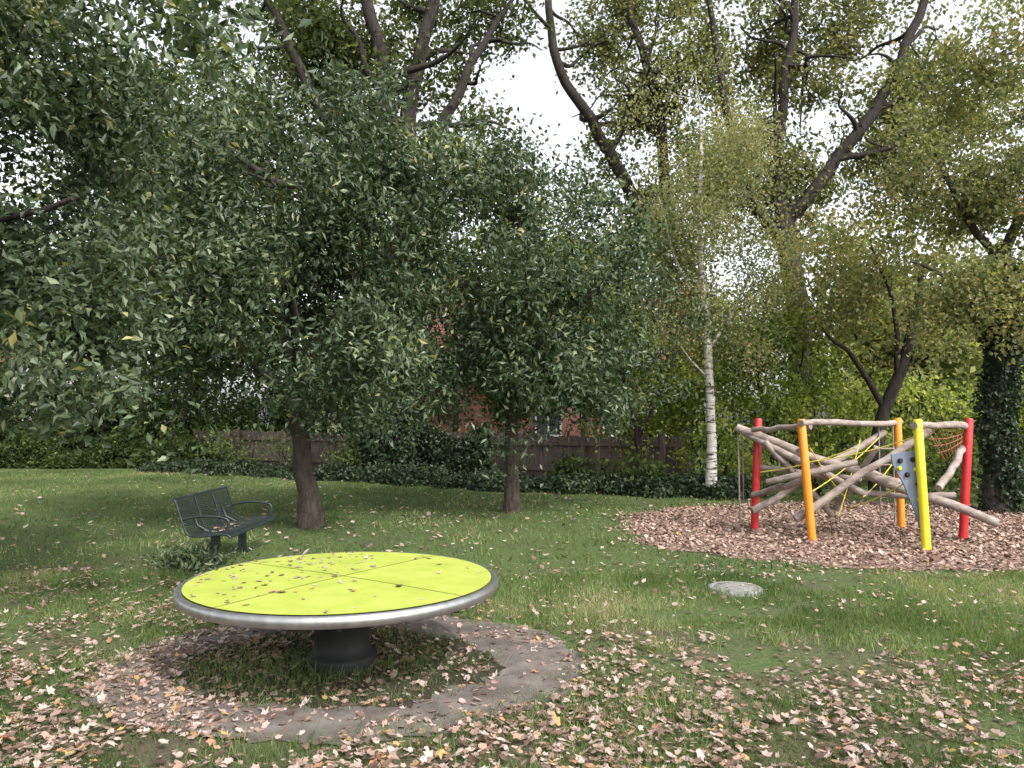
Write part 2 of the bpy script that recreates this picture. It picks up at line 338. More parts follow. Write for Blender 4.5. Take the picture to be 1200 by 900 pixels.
def dens(x,y):
    ro_,ri_=rO(x,y),rI(x,y)
    d=np.clip(1.05-(y-3.1)/3.3,0.075,0.9)
    cl=np.clip(0.52+0.36*fn(x,y,1.3,11)+0.42*fn(x,y,4.5,12),0.06,1.2)
    left=np.clip((-x-1.5)/2,0,1)*np.exp(-((y-5.2)/1.7)**2)
    d=d*cl+.38*left*cl
    d=np.where((ro_<1)&(ri_>1),0.08+np.clip(0.2*fn(x,y,5,13)+0.60*np.clip(DC[0]+.2-x,0,1)+.2*np.clip(4.9-y,0,1),0,.7),d)
    d=np.where(ri_<=1,0.30,d)
    ring=(ro_>.93)&(ro_<1.30); d=np.where(ring,np.maximum(d,0.45*cl*(np.where(x>0,.5,1))),d)
    ip=inpoly(x,y); d=np.where(ip,0.12,d)
    tr=np.exp(-((x+3.2)**2+(y-12)**2)/14)*0.12+np.exp(-((x)**2+(y-14)**2)/14)*0.10
    return d+tr
n=95000; y=np.sqrt(rg.uniform(2.5**2,9**2,n)); x=rg.uniform(-1,1,n)*(y*0.70+1)
k=rg.uniform(size=n)<dens(x,y); x=x[k];y=y[k]
litter(b,x,y,0.006+rg.uniform(0,0.045,len(x))*(rO(x,y)>1.0),0.066,rg,True)
n=38000; y=np.sqrt(rg.uniform(9**2,24**2,n)); x=rg.uniform(-1,1,n)*(y*0.70+1.5)
k=rg.uniform(size=n)<dens(x,y); x=x[k];y=y[k]
litter(b,x,y,0.01+rg.uniform(0,0.045,len(x)),0.08,rg,False)
b.make('fallen_leaves',[M_litter])
# woodchips
b=B(); n=52000; x=rg.uniform(1.3,10.8,n);y=rg.uniform(8.2,16.2,n); j=rg.normal(size=(n,2))*0.2; k=inpoly(x+j[:,0],y+j[:,1]); x=x[k];y=y[k]
litter(b,x,y,0.004+rg.uniform(0,0.02,len(x)),0.052,rg,False,0,0.35)
b.make('woodchips',[M_chip])

# ---------------------------------------------------------------- spinning disc
E=empty('playground_turntable'); cx,cy=DC; H=0.59; K=1.095/1.16
b=B()
b.lathe([(r*K,z) for r,z in [(1.10,H-0.012),(1.12,H+0.0),(1.135,H+0.002),(1.152,H-0.008),(1.160,H-0.028),(1.158,H-0.05),(1.145,H-0.07),(1.12,H-0.078),(1.08,H-0.072)]],(cx,cy,0),160)
b.make('steel_rim',[M_steel],E)
b=B(); b.lathe([(0.001,H-0.008),(1.115*K,H-0.008)],(cx,cy,0),96); b.make('seam_base',[M_seam],E)
b=B()
th0=math.radians(57)
for qd in range(4):
    a0=th0+qd*math.pi/2; g=0.005
    pts=[]
    for rr in np.linspace(0.01,1.105*K,12):
        row=[]
        for t in np.linspace(0,1,25):
            da=min(g/rr,0.7); a=a0+da+(math.pi/2-2*da)*t; row.append((cx+rr*math.cos(a),cy+rr*math.sin(a),H+0.002+0.012*(1-(rr/1.1)**2)))
        pts.append(row)
    P=np.array(pts).reshape(-1,3); f=[[i*25+j,(i+1)*25+j,(i+1)*25+j+1,i*25+j+1] for i in range(11) for j in range(24)]
    b.add(P,f,0,None,True)
b.make('disc_surface',[M_lime],E)
b=B(); b.lathe([(1.09*K,H-0.07),(0.7*K,H-0.11),(0.30,H-0.15),(0.205,H-0.17),(0.19,0.16),(0.20,0.08),(0.235,0.075),(0.24,0.05),(0.24,0.0)],(cx,cy,0),64)
for k in range(8):
    a=k*math.pi/4+0.2; b.tube([(cx+.25*math.cos(a),cy+.25*math.sin(a),H-0.15),(cx+1.02*math.cos(a),cy+1.02*math.sin(a),H-0.085)],[0.02,0.02],6)
b.make('pedestal',[M_black],E)
b=B(); n=300; r=np.sqrt(rg.uniform(0,1,n))*1.02; a=rg.uniform(0,6.28,n); k=(rg.uniform(size=n)<np.clip(0.5-0.35*np.cos(a)+.2*np.sin(a),0,1))
r=r[k];a=a[k]; litter(b,cx+r*np.cos(a),cy+r*np.sin(a),H+0.016-0.012*(r/1.1)**2,0.060,rg,True,0,0.12); b.make('leaves_on_disc',[M_litter],E)

# ---------------------------------------------------------------- manhole / stone
b=B(); b.lathe([(0.001,0.044),(0.12,0.046),(0.2,0.044),(0.205,0.036),(0.215,0.036),(0.22,0.044),(0.25,0.042),(0.268,0.03),(0.272,0.0)],(2.22,7.73,0),48)
n=9; litter(b,2.22+rg.normal(size=n)*.12,7.73+rg.normal(size=n)*.12,np.full(n,.047),.05,rg,True,1,.1); b.make('manhole_cover',[M_conc,M_litter])

# ---------------------------------------------------------------- bench
E=empty('park_bench'); bx=-3.72; y0,y1=8.8,10.4
P0=[(0.52,0.395),(0.49,0.425),(0.42,0.432),(0.28,0.42),(0.12,0.41),(0.04,0.43),(0.0,0.49),(-0.045,0.62),(-0.085,0.74),(-0.115,0.83),(-0.13,0.845)]
pp,_=spline([(x,0,z) for x,z in P0],[0]*11,5)
b=B(); seg=np.cumsum(np.r_[0,np.linalg.norm(np.diff(pp,axis=0),axis=1)])
for s_ in np.arange(0,seg[-1],0.024):
    x=np.interp(s_,seg,pp[:,0]); z=np.interp(s_,seg,pp[:,2]); b.tube([(bx+x,y0,z),(bx+x,y1,z)],[0.0085]*2,5)
b.make('slats',[M_bench],E)
b=B()
for yy in (y0,y0+0.53,y0+1.07,y1):
    b.tube([(bx+p[0],yy,p[2]-0.012) for p in pp],[0.014]*len(pp),6)
b.tube([(bx-0.13,y0,0.845),(bx-0.13,y1,0.845)],[0.018]*2,8); b.tube([(bx+0.52,y0,0.393),(bx+0.52,y1,0.393)],[0.018]*2,8)
b.make('frame',[M_bench],E)
b=B()
for yy in (y0+0.35,y1-0.35):
    b.box((bx+0.22,yy,0.19),(0.09,0.06,0.38)); b.box((bx+0.22,yy,0.385),(0.42,0.05,0.03)); b.box((bx+0.22,yy,0.008),(0.22,0.12,0.016))
    b.tube([(bx+0.18,yy,0.38),(bx+0.0,yy,0.48),(bx-0.05,yy,0.60)],[0.02]*3,6)
b.make('legs',[M_bench],E)
b=B()
for yy in (y0+0.02,y1-0.02):
    p,r=spline([(bx-0.03,yy,0.60),(bx+0.15,yy,0.635),(bx+0.36,yy,0.63),(bx+0.47,yy,0.60),(bx+0.49,yy,0.54),(bx+0.47,yy,0.44)],[0.016]*6,5); b.tube(p,r,8)
b.make('armrests',[M_bench],E)
b=B(); n=40; litter(b,bx+rg.uniform(0.08,0.46,n),rg.uniform(y0+.05,y1-.05,n),np.full(n,0.438),0.065,rg,True,0,0.12); b.make('leaves_on_seat',[M_litter],E)
E.scale=(1,1,.94)

# ---------------------------------------------------------------- climbing structure
E=empty('climbing_frame')
posts={'RL':((3.74,11.95),(0.09,0),1.72,M_red),'OF':((4.19,10.8),(-0.13,0),1.71,M_orange),'OB':((6.14,12.2),(-0.02,0),1.73,M_orange),'YF':((5.39,10.07),(-0.08,0),1.71,M_yellow),'RR':((6.40,11.0),(0.14,0),1.72,M_red)}
for i,(k,(p,l,h,m)) in enumerate(posts.items()):
    b=B(); a=np.array([p[0],p[1],-0.05]); t=np.array([p[0]+l[0],p[1]+l[1],h])
    P=[a,a+(t-a)*.5,t-(t-a)*0.012,t]; b.tube(P,[0.058,0.058,0.058,0.047],20); b.make('post_%d'%i,[m],E)
logs=[((3.50,11.95,1.56),(6.62,10.55,0.30),.064),((4.02,10.75,1.66),(6.22,12.3,1.64),.045),((5.26,10.03,1.63),(6.6,11.1,1.60),.05),
((3.62,11.6,0.34),(5.85,12.1,1.50),.055),((4.0,10.95,0.30),(5.95,10.95,1.55),.058),((3.6,11.9,1.50),(5.1,11.1,0.62),.055),
((3.82,11.7,1.38),(4.75,11.5,0.28),.05),((3.72,11.3,0.78),(4.9,10.9,1.10),.045),((5.75,10.4,0.78),(6.5,11.05,1.32),.05),
((4.1,11.1,1.22),(6.1,12.1,0.72),.055),((4.15,10.85,0.85),(3.75,11.9,0.55),.045),((4.9,11.7,0.35),(5.2,11.0,1.3),.045),((3.8,12.0,0.95),(5.2,11.5,0.8),.045),((5.0,11.3,0.62),(6.35,11.05,0.62),.045),((3.65,11.75,1.55),(4.2,10.8,1.62),.04)]
b=B(); rgl=np.random.default_rng(4)
for a,c,r in logs:
    a=np.array(a);c=np.array(c); P=[a+(c-a)*t+rgl.normal(size=3)*0.012 for t in np.linspace(0,1,7)]; R=r*(1+rgl.normal(size=7)*0.06); b.tube(P,R,12)
b.make('logs',[M_log],E)
b=B()
def rope(a,c,sag=0.05,r=0.009,bb=None):
    a=np.array(a);c=np.array(c); P=[a+(c-a)*t-np.array([0,0,4*sag*t*(1-t)]) for t in np.linspace(0,1,9)]; (bb or b).tube(P,[r]*9,6)
for a,c in [((4.15,10.9,1.1),(5.35,10.1,1.5)),((4.2,10.8,0.7),(5.3,11.1,1.45)),((5.0,11.0,0.6),(6.1,12.1,1.2)),((4.6,10.9,0.35),(5.2,11.5,1.4)),((3.8,11.8,0.9),(4.9,11.0,1.3)),((4.9,11.3,0.4),(5.38,10.15,1.0)),((4.2,10.85,1.3),(5.0,11.5,0.5))]: rope(a,c)
b.make('yellow_ropes',[M_rope],E)
b=B()
for dx in (0,0.22): rope((5.72+dx,12.0,1.6),(5.72+dx,12.0,0.12),0,0.012)
for z in np.arange(0.25,1.5,0.25): b.tube([(5.7,12.0,z),(5.96,12.0,z)],[0.016]*2,6)
b.tube([(3.52,12.0,1.5),(3.54,12.0,0.1)],[0.014]*2,6); b.tube([(3.64,12.15,1.5),(3.64,12.15,0.4)],[0.01]*2,6)
b.make('rope_ladder',[M_ropeg],E)
b=B()
for k in range(7):
    t=k/6; p=np.array([5.45+1.0*t,10.12+0.9*t,1.58]); q=np.array([5.9+0.5*t,10.5+0.5*t,1.15+0.15*t]); rope(p,q,0,0.006)
for k in range(1,4):
    t=k/4; rope((5.4+.45*t,10.1+.4*t,1.55-.4*t),(6.45,11.02,1.55-.2*t),0.03,0.006)
b.make('rope_net',[M_ropered],E)
b=B(); out=[(5.02,1.24),(5.14,1.27),(5.32,1.30),(5.38,1.30),(5.42,0.3),(5.40,0.2),(5.36,0.22),(5.28,0.5),(5.16,0.85),(5.04,1.1)]
for zf in (0,1):
    b.add([(x,10.10+0.03*zf+(5.4-x)*0.25,z) for x,z in out],[list(range(10)) if zf==0 else list(range(10))[::-1]])
m_=len(out); V=[(x,10.10+(5.4-x)*0.25,z) for x,z in out]+[(x,10.13+(5.4-x)*0.25,z) for x,z in out]; b.add(V,[[i,(i+1)%m_,m_+(i+1)%m_,m_+i] for i in range(m_)])
b.make('climbing_panel',[M_panel],E)
def knob(b,x,z,r,mi=0):
    y=10.10+(5.4-x)*0.25; b.tube([(x,y+0.002,z),(x,y-0.012,z),(x,y-0.03,z)],[r,r,r*.6],10,mi)
b=B(); [knob(b,x,z,.034) for x,z in ((5.12,1.16),(5.27,1.18),(5.2,0.98),(5.32,0.86))]; b.make('panel_holes',[M_black],E)
b=B(); [knob(b,x,z,.03) for x,z in ((5.3,1.05),(5.33,0.66),(5.11,1.06),(5.37,0.42))]; b.make('panel_holds',[M_yellow],E)

# ---------------------------------------------------------------- fence
b=B(); A=np.array([-11.5,28.2]);C=np.array([4.3,19.4]); D=(C-A); Ln=np.linalg.norm(D); D/=Ln; ang=math.atan2(D[1],D[0]); R=Matrix.Rotation(ang,4,'Z'); nr=np.array([D[1],-D[0]])
k=0; s_=0
while s_<Ln:
    p=A+D*s_; h=1.24+0.02*random.gauss(0,1)+0.05*math.sin(s_*0.7)
    Rr=R@Matrix.Rotation(random.gauss(0,0.012),4,'Y'); b.box((p[0]+nr[0]*0.004*(k%2),p[1]+nr[1]*0.004*(k%2),h/2+0.05),(0.135,0.02,h),0,Rr); s_+=0.15; k+=1
for z in (0.35,1.05): 
    p=(A+C)/2+nr*0.04; b.box((p[0],p[1],z),(Ln,0.045,0.09),0,R)
s_=0
while s_<Ln: p=A+D*s_+nr*0.11; b.box((p[0],p[1],0.68),(0.1,0.1,1.38),0,R); s_+=2.2
b.make('wooden_fence',[M_fence])

# ---------------------------------------------------------------- houses
def house(name,x0,x1,yf,dep,he,hr,mw,wins):
    E=empty(name); b=B(); xm=(x0+x1)/2
    b.box((xm,yf+dep/2,he/2),(x1-x0,dep,he))
    b.add([(x0,yf,he),(x0,yf+dep,he),(x0,yf+dep/2,hr)],[[0,1,2]]); b.add([(x1,yf,he),(x1,yf+dep,he),(x1,yf+dep/2,hr)],[[0,2,1]])
    b.make('walls',[mw],E)
    b=B(); ov=0.4
    for sgn,ya in ((-1,yf-ov),(1,yf+dep+ov)):
        b.add([(x0-ov,ya,he-0.25),(x1+ov,ya,he-0.25),(x1+ov,yf+dep/2,hr+.08),(x0-ov,yf+dep/2,hr+.08)],[[0,1,2,3]])
    b.make('roof',[M_roof],E)
    b=B(); f=B()
    for wx,wz,ww,wh in wins:
        b.box((wx,yf-0.0,wz),(ww,0.06,wh)); 
        for dx in (-ww/2,0,ww/2): f.box((wx+dx,yf-0.035,wz),(0.08,0.06,wh+.08))
        for dz in (-wh/2,wh/2): f.box((wx,yf-0.034,wz+dz),(ww+.08,0.05,0.08))
    b.make('windows',[M_glass],E); f.make('window_frames',[M_white],E)
    b=B(); b.box((x0+1.0,yf-0.03,1.05),(1.0,0.08,2.1)); b.make('door',[M_fence],E)
house('brick_house',-6,8,34,8,4.6,7.6,M_brick,[(x,z,1.1,1.2) for x in (-4.4,1.6,4.6,6.8) for z in (1.6,3.6)])
house('white_house',-38,-27,42,9,5,8.5,M_white,[(x,z,1.2,1.3) for x in (-31,-28.8) for z in (1.7,4.0)])

# ---------------------------------------------------------------- trees
tree('apple_tree',[M_bark,M_apple],
 [([(-3.17,12.24,-.05),(-3.24,12.24,.6),(-3.36,12.2,1.4),(-3.48,12.2,2.2)],[.23,.165,.145,.13]),
  ([(-3.48,12.2,2.1),(-3.1,12.1,3.0),(-2.3,11.9,3.9),(-1.6,11.8,4.8)],[.10,.075,.05,.02]),
  ([(-3.48,12.2,2.1),(-3.7,12.4,3.3),(-3.4,12.6,4.8),(-3.3,12.4,6.6)],[.11,.085,.06,.02]),
  ([(-3.42,12.2,1.9),(-4.3,11.9,2.9),(-5.0,11.7,3.6),(-5.7,11.6,4.4)],[.09,.07,.04,.02]),
  ([(-3.45,12.2,2.2),(-3.2,11.3,3.0),(-3.1,10.6,3.6)],[.07,.05,.02]),
  ([(-3.4,12.2,1.8),(-2.6,12.3,2.4),(-1.7,12.3,2.7)],[.06,.045,.02])],
 [((-3.3,12.1,4.6),(2.6,2.3,2.6),1),((-3.5,11.9,3.0),(2.7,2.0,1.4),.5),((-5.0,12,5.6),(1.7,1.4,2.0),.28),((-2.2,11.9,5.8),(1.5,1.2,1.4),.16)],370,.42,120,.13,.06,11,gap=-0.06,gapscale=0.9,zmin=1.6,tv=.24,flat=.85)
tree('apple_tree',[M_bark,M_apple],
 [([(0,14.2,-.05),(0,14.2,.5),(-.02,14.2,1.3),(-.05,14.2,2.2)],[.18,.13,.12,.11]),
  ([(-.05,14.2,2.1),(.5,14,3.0),(1.2,13.9,3.8),(1.9,13.8,4.3)],[.08,.06,.04,.02]),
  ([(-.05,14.2,2.1),(-.1,14.3,3.5),(.1,14.2,5.0),(.2,14.2,6.4)],[.09,.07,.05,.02]),
  ([(-.05,14.2,2.0),(-.8,14,2.9),(-1.4,13.9,3.8),(-1.7,13.9,4.6)],[.08,.06,.04,.02]),
  ([(-.05,14.2,1.9),(.3,13.2,2.6),(.5,12.5,3)],[.06,.04,.02])],
 [((.2,14.1,4.0),(2.5,2.3,2.3),1),((.4,13.9,2.5),(2.2,1.9,1.3),.5),((-.9,14.1,5.4),(1.6,1.5,1.5),.26)],340,.42,120,.13,.06,12,gap=-0.07,gapscale=0.9,zmin=1.0,tv=.24,flat=.85)
tree('apple_tree',[M_bark,M_apple],
 [([(-6.6,7.6,-.05),(-6.55,7.6,.8),(-6.5,7.55,1.6),(-6.45,7.5,2.3)],[.2,.16,.15,.13]),
  ([(-6.45,7.5,2.2),(-5.8,7.3,3.0),(-4.9,7.1,3.5),(-4.0,6.9,3.7)],[.1,.07,.05,.02]),
  ([(-6.45,7.5,2.2),(-6.4,7.4,3.6),(-6.0,7.2,5.0),(-5.8,7,6.4)],[.1,.08,.05,.02]),
  ([(-6.45,7.5,2.0),(-5.8,7.0,2.5),(-5.0,6.7,2.6),(-4.1,6.6,2.3)],[.07,.05,.035,.015]),
  ([(-6.2,7.2,4.4),(-5,6.2,5.4),(-3.4,5.2,5.0),(-2.0,4.6,4.35)],[.07,.05,.03,.008])],
 [((-5.7,7.2,4.1),(2.2,2.1,2.5),1),((-4.6,7.0,2.5),(1.5,1.3,1.1),.40),((-4.3,6.9,5.2),(1.4,1.3,1.5),.28),((-1.9,4.55,4.2),(.15,.15,.1),.012)],370,.33,118,.105,.054,13,gap=-0.06,gapscale=0.9,zmin=1.25,tv=.24,flat=.85)
tree('birch_tree',[M_birchbark,M_birch],
 [([(4.35,16.8,-.05),(4.36,16.8,1.5),(4.28,16.8,3.5),(4.15,16.8,5.5),(4.2,16.8,8),(4.1,16.8,9.4)],[.14,.10,.09,.065,.03,.01]),
  ([(4.3,16.8,3.2),(4.9,16.7,4.2),(5.4,16.6,5.4)],[.04,.03,.01]),([(4.25,16.8,4.2),(3.6,16.7,5.2),(3.2,16.6,6.6)],[.04,.03,.01]),
  ([(4.2,16.8,5.6),(4.9,16.9,6.8),(5.3,16.8,8.4)],[.035,.025,.01]),([(4.3,16.8,2.6),(3.8,16.9,3.2),(3.4,16.9,3.9)],[.025,.018,.008])],
 [((4.2,16.8,6.0),(1.7,1.6,2.6),1),((4.4,16.7,4.2),(2.0,1.6,1.4),.4),((4.2,16.8,8.2),(1.4,1.3,1.6),.28)],220,.45,120,.08,.057,14,gap=-0.02,gapscale=0.8,droop=.9,flat=1.4)
b=B()
foliage(b,[([(-3.6,22,-.05),(-3.4,22,3),(-3.2,22,6),(-3.05,22,8.8)],[.42,.38,.36,.34]),
  ([(-3.05,22,8.6),(-3.6,21.8,10.6),(-4.0,21.7,12.8),(-4.9,21.5,16.5)],[.28,.24,.2,.09]),
  ([(-3.05,22,8.6),(-3.0,22.1,11.0),(-2.4,22.2,13.7),(-1.9,22.3,17)],[.28,.24,.19,.09]),
  ([(-3.2,22,8.3),(-4.9,21.6,9.6),(-6.1,21.2,11.8),(-7.3,21,14.5)],[.22,.17,.14,.06]),
  ([(-3.0,22,9.0),(-1.9,22.3,10.7),(-1.0,22.6,12.8),(.3,23,15)],[.2,.16,.12,.05]),
  ([(-3.3,22,6.8),(-5.2,21.7,8.0),(-7.0,21.3,8.6),(-8.6,21,10)],[.18,.14,.1,.04])],
 [((-6.2,23.2,12.8),(3.6,2.2,3.2),1.1),((-7.4,23,9.6),(3,2,2.6),.6),((-1.2,23.6,9.4),(2.1,1.6,2.0),.4),((-2.6,23.8,14.0),(3.2,1.6,2.8),.6)],430,.70,60,.19,.12,15,gap=0.02,gapscale=0.45,sidebr=34,twig=1.4)
n=9000; rr=np.random.default_rng(21); z=rr.uniform(0.0,5.5,n); a=rr.uniform(0,6.28,n); r=.42+abs(rr.normal(size=n))*.16*(1+.6*np.sin(z*2+a))
b.leaves(np.stack([-3.6+.07*z+r*np.cos(a),22+r*np.sin(a),z],1),.13,.10,.5+rr.normal(size=n)*.2,2,.3,.6,rr)
b.make('oak_tree',[M_barkd,M_oak,M_ivy])
tree('oak_tree',[M_barkd,M_oak],
 [([(-12,23,-.05),(-11.8,23,3),(-11.6,23,6),(-11.2,23,9)],[.4,.33,.3,.25]),
  ([(-11.2,23,8.6),(-10.4,22.8,11),(-9.4,22.7,13.5),(-8.6,22.6,16)],[.2,.16,.12,.05]),
  ([(-11.3,23,8.2),(-12.4,22.8,10.4),(-13.2,22.7,12.8),(-13.6,22.6,15)],[.2,.15,.11,.05]),
  ([(-11.5,23,5.6),(-9.8,22.6,7.4),(-8.4,22.4,8.6)],[.13,.09,.03])],
 [((-11.4,22.8,13.0),(5.0,3.2,4.4),1.1),((-10.4,22.6,7.6),(4.4,2.4,2.4),.5),((-13.5,23,6.6),(2.8,2.2,2.4),.3)],360,.8,64,.24,.15,25,gap=-0.04,gapscale=0.45,sidebr=20,twig=1.3,tshift=-.02,off0=(-4,8.5,0))
tree('oak_tree',[M_barkd,M_oakr],
 [([(8.3,22,-.05),(8.3,22,2.5),(8.2,22,5),(7.8,22,7.6)],[.45,.36,.33,.3]),
  ([(7.8,22,7.4),(9.4,21.8,9.2),(10.8,21.6,11.3),(11.8,21.5,13.7),(13,21.4,17)],[.21,.18,.15,.12,.06]),
  ([(7.8,22,7.4),(7.9,22.2,10.6),(8.4,22.3,13.7),(8.6,22.4,17)],[.19,.15,.12,.06]),
  ([(8.0,22,6.6),(6.5,21.8,8.8),(6.0,21.6,11.8),(5.2,21.5,16)],[.18,.14,.1,.05]),
  ([(9.4,21.8,9.2),(11,21.5,9.6),(12.4,21.3,11.2),(13.8,21,12)],[.1,.08,.06,.03])],
 [((9.4,23.4,13.0),(5.0,2.0,3.6),1.2),((12.4,23,10.0),(3.2,1.8,3.0),.6),((6.5,23.2,9.0),(2.2,1.6,2.2),.35),((9.6,23,8.4),(2.4,1.6,1.6),.3)],460,.68,60,.165,.105,16,gap=0.0,gapscale=0.5,sidebr=40,twig=1.4)
tree('oak_tree',[M_barkd,M_oakr],
 [([(5.5,25,-.05),(5.4,25,3),(5.0,25,6.8),(3.9,25,9.2)],[.45,.36,.3,.22]),
  ([(3.9,25,9.2),(2.8,24.9,11.2),(1.6,24.8,13.1),(1.2,24.8,15.4),(1.1,24.7,19)],[.22,.19,.16,.12,.06]),
  ([(5.0,25,6.8),(5.0,25.1,10),(4.8,25.1,12.6),(3.9,25.2,15.6),(3.5,25.2,19)],[.22,.19,.16,.12,.06]),
  ([(3.2,24.9,10.4),(4.2,24.8,12.4),(4.8,24.6,14.8)],[.1,.08,.04])],
 [((4.7,26.4,14.0),(3.0,1.8,3.4),1.1),((4.9,26,9.4),(2.6,1.8,2.6),.6),((2.2,26,7.4),(2.4,2,2.0),.45)],310,.72,60,.175,.115,17,gap=0.02,gapscale=0.5,sidebr=34,tshift=-.03,twig=1.4)
b=B()
foliage(b,[([(8.95,14.2,-.05),(8.95,14.2,1.5),(9.05,14.2,3.2),(9.15,14.2,5)],[.26,.2,.18,.14]),
  ([(9.1,14.2,4.6),(8.2,14.0,5.8),(7.6,13.9,7.2)],[.08,.06,.03]),([(9.1,14.2,4.6),(9.8,14.1,6.4),(9.8,14,8.6)],[.1,.08,.03]),
  ([(9.05,14.2,3.4),(8.3,14.1,4.2),(7.3,14,4.6)],[.06,.04,.02]),([(9.0,14.2,2.2),(9.6,14,3.2),(10.2,13.8,4.2)],[.05,.04,.02])],
 [((8.9,14.1,6.2),(2.4,1.9,2.4),1),((8.3,13.9,4.4),(1.9,1.5,1.2),.4),((9.2,14,8.3),(1.8,1.5,1.5),.4)],270,.42,98,.095,.066,18,gap=-.01,gapscale=.7,droop=.5)
n=9000; rr=np.random.default_rng(2); z=rr.uniform(0.0,4.6,n); a=rr.uniform(0,6.28,n); r=.2+abs(rr.normal(size=n))*.08*(1+.7*np.sin(z*3+a))
b.leaves(np.stack([8.97+.03*z+r*np.cos(a),14.2+r*np.sin(a),z],1),.09,.075,.4+rr.normal(size=n)*.2,2,.3,.6,rr)
b.make('maple_tree',[M_bark,M_ochre,M_ivy])
tree('small_tree',[M_barkd,M_ochre],
 [([(8.6,18.2,-.05),(8.7,18.2,1.6),(9.3,18.1,3.2),(9.7,18,5.2)],[.2,.15,.13,.06]),([(8.8,18.2,2),(8.0,18,3.2),(7.2,17.8,3.8)],[.08,.06,.03]),([(9.1,18.1,2.8),(9.0,18,4.4),(8.5,18,5.8)],[.07,.05,.02])],
 [((8.8,18.4,5.2),(2.5,1.8,1.9),1)],110,.6,75,.12,.08,19,gap=-.02,tshift=.05)
tree('small_tree',[M_barkd,M_shrub],
 [([(6.6,19.5,-.05),(6.5,19.5,1.6),(6.2,19.4,3.0),(6.4,19.4,4.6)],[.08,.06,.05,.02]),([(6.5,19.5,1.4),(7.2,19.3,2.8),(7.4,19.3,4)],[.05,.03,.02])],
 [((6.6,19.8,3.6),(2.0,1.6,2.0),1)],105,.55,78,.13,.085,20,gap=-.03,tshift=.05)
tree('small_tree',[M_barkd,M_shrub],
 [([(3.3,19.8,-.05),(3.2,19.8,1.4),(2.9,19.7,2.6),(2.6,19.6,4.0)],[.08,.06,.05,.02]),([(3.2,19.8,1.2),(3.8,19.6,2.4),(4.2,19.5,3.6)],[.05,.03,.02])],
 [((3.6,20.4,3.4),(1.9,1.8,2.0),1),((2.6,22,6.2),(1.6,1.6,1.6),.3)],115,.55,78,.13,.085,21,gap=-.03,tshift=-.02)
tree('small_tree',[M_barkd,M_far],
 [([(2.6,27,-.05),(2.5,27,1.8),(2.4,27,3.4),(2.2,27,6)],[.14,.11,.09,.03]),([(2.5,27,2),(3.6,26.8,3.6),(4.2,26.7,5)],[.07,.05,.02])],
 [((2.4,27,4.6),(2.9,1.8,2.6),1)],130,.65,75,.19,.12,26,gap=-.1,tshift=-.05)
tree('small_tree',[M_barkd,M_dark],
 [([(-6.8,28,-.05),(-6.8,28,1.8),(-6.6,28,3.4),(-6.4,28,6)],[.14,.11,.09,.03]),([(-6.8,28,2),(-5.6,27.8,3.6),(-5,27.7,5)],[.07,.05,.02])],
 [((-6.8,28,3.6),(2.8,1.8,3.0),1)],140,.65,75,.19,.12,27,gap=-.1,tshift=.05)
tree('small_tree',[M_barkd,M_dark],
 [([(-2.2,30,-.05),(-2.2,30,1.8),(-2.3,30,3.8),(-2.2,30,7)],[.14,.11,.09,.03]),([(-2.2,30,3),(-3.4,29.8,4.6),(-4,29.7,6)],[.07,.05,.02]),([(-2.2,30,3),(-1,29.8,4.6),(-.4,29.7,6)],[.07,.05,.02])],
 [((-2.4,30,6.0),(3.2,1.6,2.4),1),((-4.2,30,3.2),(1.4,1.2,1.8),.25),((-.2,30,3.0),(1.2,1.2,1.6),.2)],150,.7,72,.20,.13,28,gap=-.08,tshift=.05)

def shrubs(name,mats,items,L,Wd,seed,lpc=70,cr=.45,dens=6.0,**k):
    b=B(); rg=np.random.default_rng(seed)
    for i,(x,y,rx,ry,h) in enumerate(items):
        limbs=[]
        for s_ in range(4):
            a=rg.uniform(0,6.28); limbs.append(([(x+.1*math.cos(a),y+.1*math.sin(a),-.03),(x+rx*.3*math.cos(a),y+ry*.3*math.sin(a),h*.4),(x+rx*.5*math.cos(a),y+ry*.5*math.sin(a),h*.75)],[.035,.025,.01]))
        nc=max(6,int(dens*rx*ry*h))
        foliage(b,limbs,[((x,y,h*.45),(rx,ry,h*.55),1)],nc,cr,lpc,L,Wd,seed*50+i,gap=-.25,zmin=.08,**k)
    return b.make(name,mats)
rg=np.random.default_rng(9)
shrubs('shrubbery',[M_barkd,M_shrub],[(4.9,18.6,1.3,1.0,1.9),(6.6,19.0,1.5,1.2,2.6),(8.4,20,1.8,1.3,3.0),(10.5,20,1.8,1.4,3.0),(12.6,19,1.8,1.4,3.2),(3.4,21.2,1.6,1.2,3.4),(5.6,21.5,1.8,1.4,3.8)],.14,.09,31,dens=6,tshift=.08,tv=.22)  # tint raised so the shrubs behind the frame look strongly lit
shrubs('shrubbery',[M_barkd,M_far],[(10.6,15.8,1.4,1.0,1.4),(11.6,17.0,1.4,1.0,2.4),(5.4,16.8,.9,.5,.7),(7.0,17.2,1.2,.7,1.0),(3.3,18.2,.9,.7,.8),(9.3,17.2,1.0,.8,1.3)],.12,.08,32,dens=8,tshift=-.15,cr=.35)
shrubs('shrubbery',[M_barkd,M_dark],[(-9.5,29,2.0,1.2,3.6),(-13,29.5,2.2,1.2,4.2),(-16.5,30,2.4,1.3,4.4),(-19.5,30.5,2.0,1.3,3.0),(1.2,23.0,1.2,.8,1.9),(1.6,18.6,.7,.5,.8),(2.9,18.0,.8,.5,.9),(-11.2,26.6,1.5,.9,1.7)],.16,.10,34,dens=5,cr=.5)
